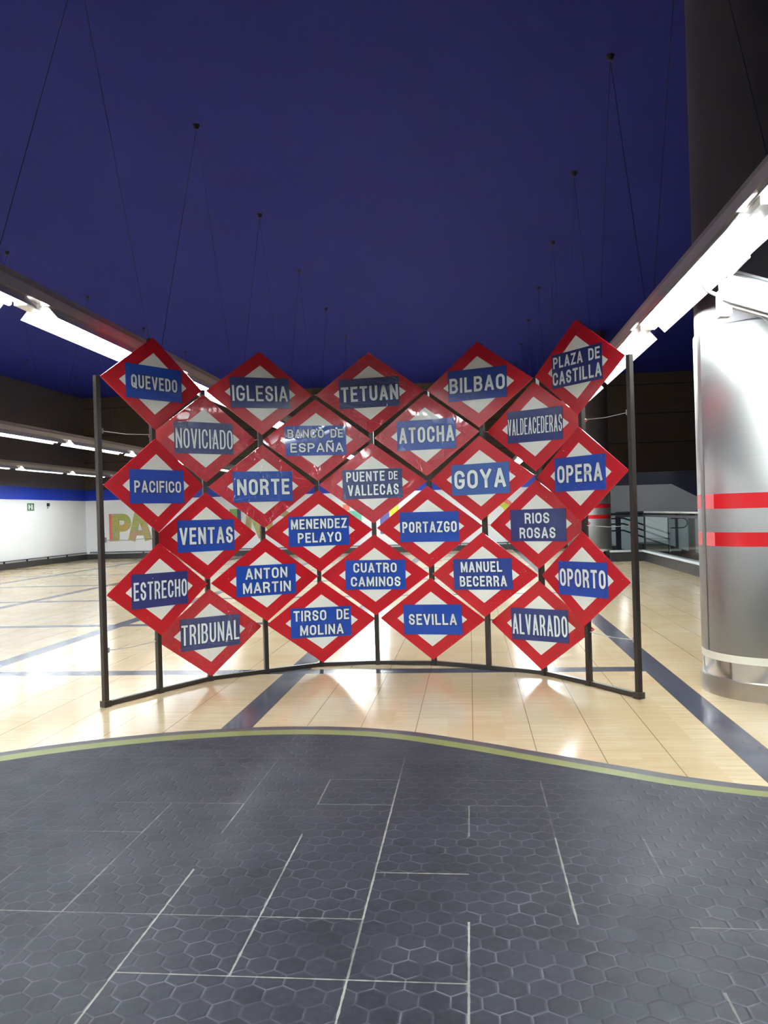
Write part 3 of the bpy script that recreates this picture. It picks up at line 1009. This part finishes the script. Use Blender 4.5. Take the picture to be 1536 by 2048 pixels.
ex = thing('emergency_sign', 'small green and white emergency sign high on the white left wall', 'sign', (XL, 26.05, 2.04))
Mx = Matrix(((0, 0, 1, 0), (1, 0, 0, 0), (0, 1, 0, 0), (0, 0, 0, 1)))
MB().box((-.26, -.155, 0.0), (.26, .155, .012), 0, Mx).build('backing_plate', M['pale'], ex)
b = MB().box((-.23, -.125, .012), (.19, .125, .015), 0, Mx)
for x0, y0_, x1, y1_ in ((-.17, -.09, -.09, .09), (-.17, -.015, .06, .02), (.0, -.09, .08, .09), (.1, -.09, .13, .06), (-.02, .05, .12, .08)):
    b.box((x0, y0_, .015), (x1, y1_, .017), 1, Mx)
b.build('green_face', [M['green'], M['pale']], ex)

wf = thing('wall_fixture', 'small dark fixture high on the white left wall, right of the green sign', 'fixture', (XL, 27.15, 2.12))
MB().box((-.05, -.05, 0), (.06, .06, .06), 0, Mx).build('fixture_body', M['darkm'], wf)  # dark body of a small fixture of unknown use
MB().box((-.04, -.14, 0), (-.01, -.05, .03), 0, Mx).box((.02, -.12, 0), (.05, -.05, .03), 0, Mx).build('bracket', M['housing'], wf)

rail = thing('wall_rail', 'thin dark rail on brackets just above the black skirting of the left wall', 'rail', (XL, 12, 0.27))
MB().box((0.03, -20.9, -.012), (0.06, 17.9, .014)).build('bar', M['darkm'], rail)
for y in [i * 1.35 - 4 for i in range(25)]:
    MB().box((0.0, y - 12 - .02, -.072), (0.045, y - 12 + .02, -.012)).build('bracket', M['darkm'], rail)
rail2 = thing('wall_rail', 'thin dark rail on brackets just above the black skirting of the back wall', 'rail', (-5.7, YB, 0.27))
MB().box((-9.1, -.06, -.012), (9.2, -.03, .014)).build('bar', M['darkm'], rail2)
for k in range(11):
    MB().box((-8.7 + k * 1.75, -.045, -.072), (-8.66 + k * 1.75, 0.0, -.012)).build('bracket', M['darkm'], rail2)

# ------------------------------------------------------------------ back wall: collage letters and coloured shapes
MW = Matrix(((1, 0, 0, 0), (0, 0, -1, YB), (0, 1, 0, 0), (0, 0, 0, 1)))


def mural(name, polys, mat, label):
    b = MB()
    for i, p in enumerate(polys):
        b.prism(p, MW, 0.0, 0.03 - 0.0012 * (i % 5))
    o = b.build(name, mat)
    xs = [v.co.x for v in o.data.vertices]
    return tag(o, label, 'wall letter', 'collage letters on the back wall')


def ribbon_polys(pl, cl, t, ext=0.0):
    return [[(v.x, v.y) for v in q] for q in ribbon(pl, cl, t, ext=ext)]


Pp = ribbon_polys([(-13.74, .69), (-13.74, 1.755)], False, .30)
Pp += ribbon_polys([(-13.62, 1.62), (-13.45, 1.62)] + arc(-13.45, 1.40, .21, .22, 90, -90, 10) + [(-13.62, 1.18)], False, .26)
p = thing('wall_letter', 'collage letter P with a red edge on the back wall left of the signs', 'wall letter', (-13.6, YB, .69), 'collage letters on the back wall')
b = MB()
for i, q in enumerate(Pp):
    b.prism(q, MW, 0.0, 0.03 - 0.0012 * (i % 7))
o = b.build('letter_face', M['collage'])
o.location = (13.6, -YB, -.69)
o.parent = p
b = MB().box((-13.99, YB - .032, .69), (-13.89, YB, 1.755))
o = b.build('red_edge', M['pinkred'])
o.location = (13.6, -YB, -.69)
o.parent = p
Ap = ribbon_polys([(-13.1, .69), (-12.82, 1.755)], False, .28) + ribbon_polys([(-12.70, 1.755), (-12.42, .69)], False, .28) + ribbon_polys([(-13.0, .99), (-12.5, .99)], False, .20)
mural('wall_letter', Ap, M['collage'], 'collage letter A on the back wall, beside the letter P')
mural('wall_shape', [[(-9.15, 1.3), (-8.86, 1.3), (-8.86, 1.8), (-9.15, 1.8)]], M['leaf'], 'green printed block on the back wall glimpsed right of the VENTAS sign')
mural('wall_shape', [[(-8.86, 1.3), (-8.72, 1.3), (-8.72, 1.8), (-8.86, 1.8)]], M['ink'], 'dark blue printed strip on the back wall beside the green block')
mural('wall_shape', ribbon_polys([(-8.5, .7), (-8.35, 1.7), (-7.9, .7)], False, .3), M['collage'], 'peaked collage shape on the back wall below the NORTE sign')
mural('wall_shape', ribbon_polys(arc(-7.2, 1.2, .42, .42, 0, 360, 24), True, .26), M['collage'], 'round collage ring on the back wall, lower right of the NORTE sign')
mural('wall_shape', [[(-4.75, 1.62), (-4.5, 1.62), (-4.5, 1.85), (-4.75, 1.85)]], M['coral'], 'coral printed block on the back wall behind the middle signs')
mural('wall_shape', [[(-4.52, .7), (-4.05, .7), (-4.05, 1.6), (-4.52, 1.6)]], M['mint'], 'mint green printed block on the back wall behind the middle signs')
mural('wall_shape', [[(-3.35, .7), (-3.0, .7), (-3.0, 1.6), (-3.35, 1.6)]], M['violet'], 'violet printed block on the back wall left of the yellow block')
mural('wall_shape', [[(-2.98, 1.4), (-2.65, 1.4), (-2.65, 1.8), (-2.98, 1.8)]], M['lime'], 'yellow printed block on the back wall behind the middle signs')
mural('wall_shape', ribbon_polys(arc(1.0, 1.35, .42, .42, 20, 200, 16), False, .24), M['lime'], 'lime green arch on the back wall below the fourth sign of the third row')
mural('wall_shape', ribbon_polys(arc(1.0, 1.35, .62, .55, 10, 95, 12), False, .16), M['coral'], 'coral arc on the back wall hugging the lime green arch')
mural('wall_shape', [[(.45, .6), (.62, .6), (.62, 1.25), (.45, 1.25)]], M['mint'], 'narrow mint strip on the back wall left of the lime green arch')

# ------------------------------------------------------------------ stairwell: balustrade, stairs, glazing
bal = thing('glass_balustrade', 'glass balustrade with a double handrail on the parapet, left of the near column', 'balustrade', (PX, PY, .30))
BL = Vector(bal.location)


def bpart(b, name, mat, smooth=False):
    o = b.build(name, mat, None, smooth)
    o.location = -BL
    o.parent = bal
    return o


bpart(MB().box((3.92, PY + .05, .301), (PX + .03, PY + .062, 1.2)), 'glass_pane', M['glass'])
y = PY - 0.02
while y > 10:
    bpart(MB().box((PX + .05, y - 2.5, .301), (PX + .062, y - 0.04, 1.2)), 'glass_pane', M['glass'])
    y -= 2.54
bpart(MB().tube([(3.92, PY + .05, 1.31), (PX + .05, PY + .05, 1.31)], .028, 10), 'handrail', M['darkm'], True)
bpart(MB().tube([(PX + .05, PY + .05, 1.31), (PX + .05, 9, 1.31)], .028, 10), 'handrail', M['railm'], True)
bpart(MB().box((3.92, PY + .02, 1.19), (PX + .09, PY + .09, 1.25)), 'top_rail', M['darkm'])
bpart(MB().box((PX + .02, 9, 1.19), (PX + .09, PY + .02, 1.25)), 'top_rail', M['darkm'])
for yy in (PY + .05, 17.0, 12.0):
    bpart(MB().box((PX + .03, yy - .02, .30), (PX + .07, yy + .02, 1.30)), 'post', M['darkm'])

st = thing('staircase', 'dark staircase going down inside the stairwell behind the glass', 'stairs', (5.0, 30.5, -1.4))
for k in range(9):
    MB().box((k * .32, -1.0, 0.0), (k * .32 + .32, 1.0, 1.46 - k * .165)).build('step', M['black'], st)
rl = thing('stair_railing', 'sloping dark stair railing of three bars behind the glass balustrade', 'railing', (5.0, 29.4, 0))
for z in (1.06, .86, .62):
    MB().tube([(-.4, 0, z - .02), (0.45, 0, z), (2.0, 0, z - .58), (2.05, 0, z - .60)], .03, 8).build('rail', M['darkm'], rl, True)
MB().box((.18, -.03, -.1), (.36, .03, 1.15)).build('post', M['darkm'], rl)
MB().tube([(2.05, 0, -.2), (2.05, 0, .5)], .02, 8).build('post', M['railm'], rl, True)
MB().tube([(2.1, 0, 1.0), (2.5, 0, 1.0)] + [(2.5 + .17 * math.sin(math.radians(a)), 0, .83 + .17 * math.cos(math.radians(a))) for a in range(15, 181, 15)] + [(2.1, 0, .66)], .022, 8).build('end_loop', M['darkm'], rl, True)
MB().tube([(1.0, -.1, 1.16), (1.55, -.1, .90)], .018, 8).build('light_bar', M['railm'], rl, True)
for i, (x, w) in enumerate(((8.54, .10), (9.14, .26))):
    m_ = MB().box((-w / 2, -.05, 0), (w / 2, .05, 2.56)).build('mullion', M['darkm'])
    m_.location = (x, 34.4, -1.4)
    tag(m_, ('thin', 'thick')[i] + ' dark upright mullion in front of the pale stairwell wall', 'mullion')
tag(MB().prism([(6.6, -1.4), (9.4, -1.4), (9.4, -.55), (8.4, -.34), (7.5, -.02), (6.6, 0)], Matrix(((1, 0, 0, 0), (0, 0, 1, 0), (0, 1, 0, 0), (0, 0, 0, 1))), 31.8, 33.6).build('stair_wall', M['black']), 'dark sloping side wall of the stairs behind the glass', 'wall', None, 'structure')

# added lamps, hidden from view, that brighten the dark stairwell
for x, lab in ((6.2, 'added unseen lamp brightening the stairwell, nearer the far column'), (9.2, 'added unseen lamp brightening the stairwell, farther from the far column')):
    lp = thing('added_stairwell_lamp', lab, 'light', (x, 33.0, 3.2), 'added unseen lamps brightening the stairwell')
    MB().box((-.08, -1.35, -.07), (.08, 1.35, 0)).build('channel', M['housing'], lp)
    for k in range(2):
        t_ = bpy.data.objects.new('fluorescent_tube', tube_mesh())
        COL.objects.link(t_)
        t_.location = (0, -1.32 + k * 1.33, -.095)
        t_.parent = lp
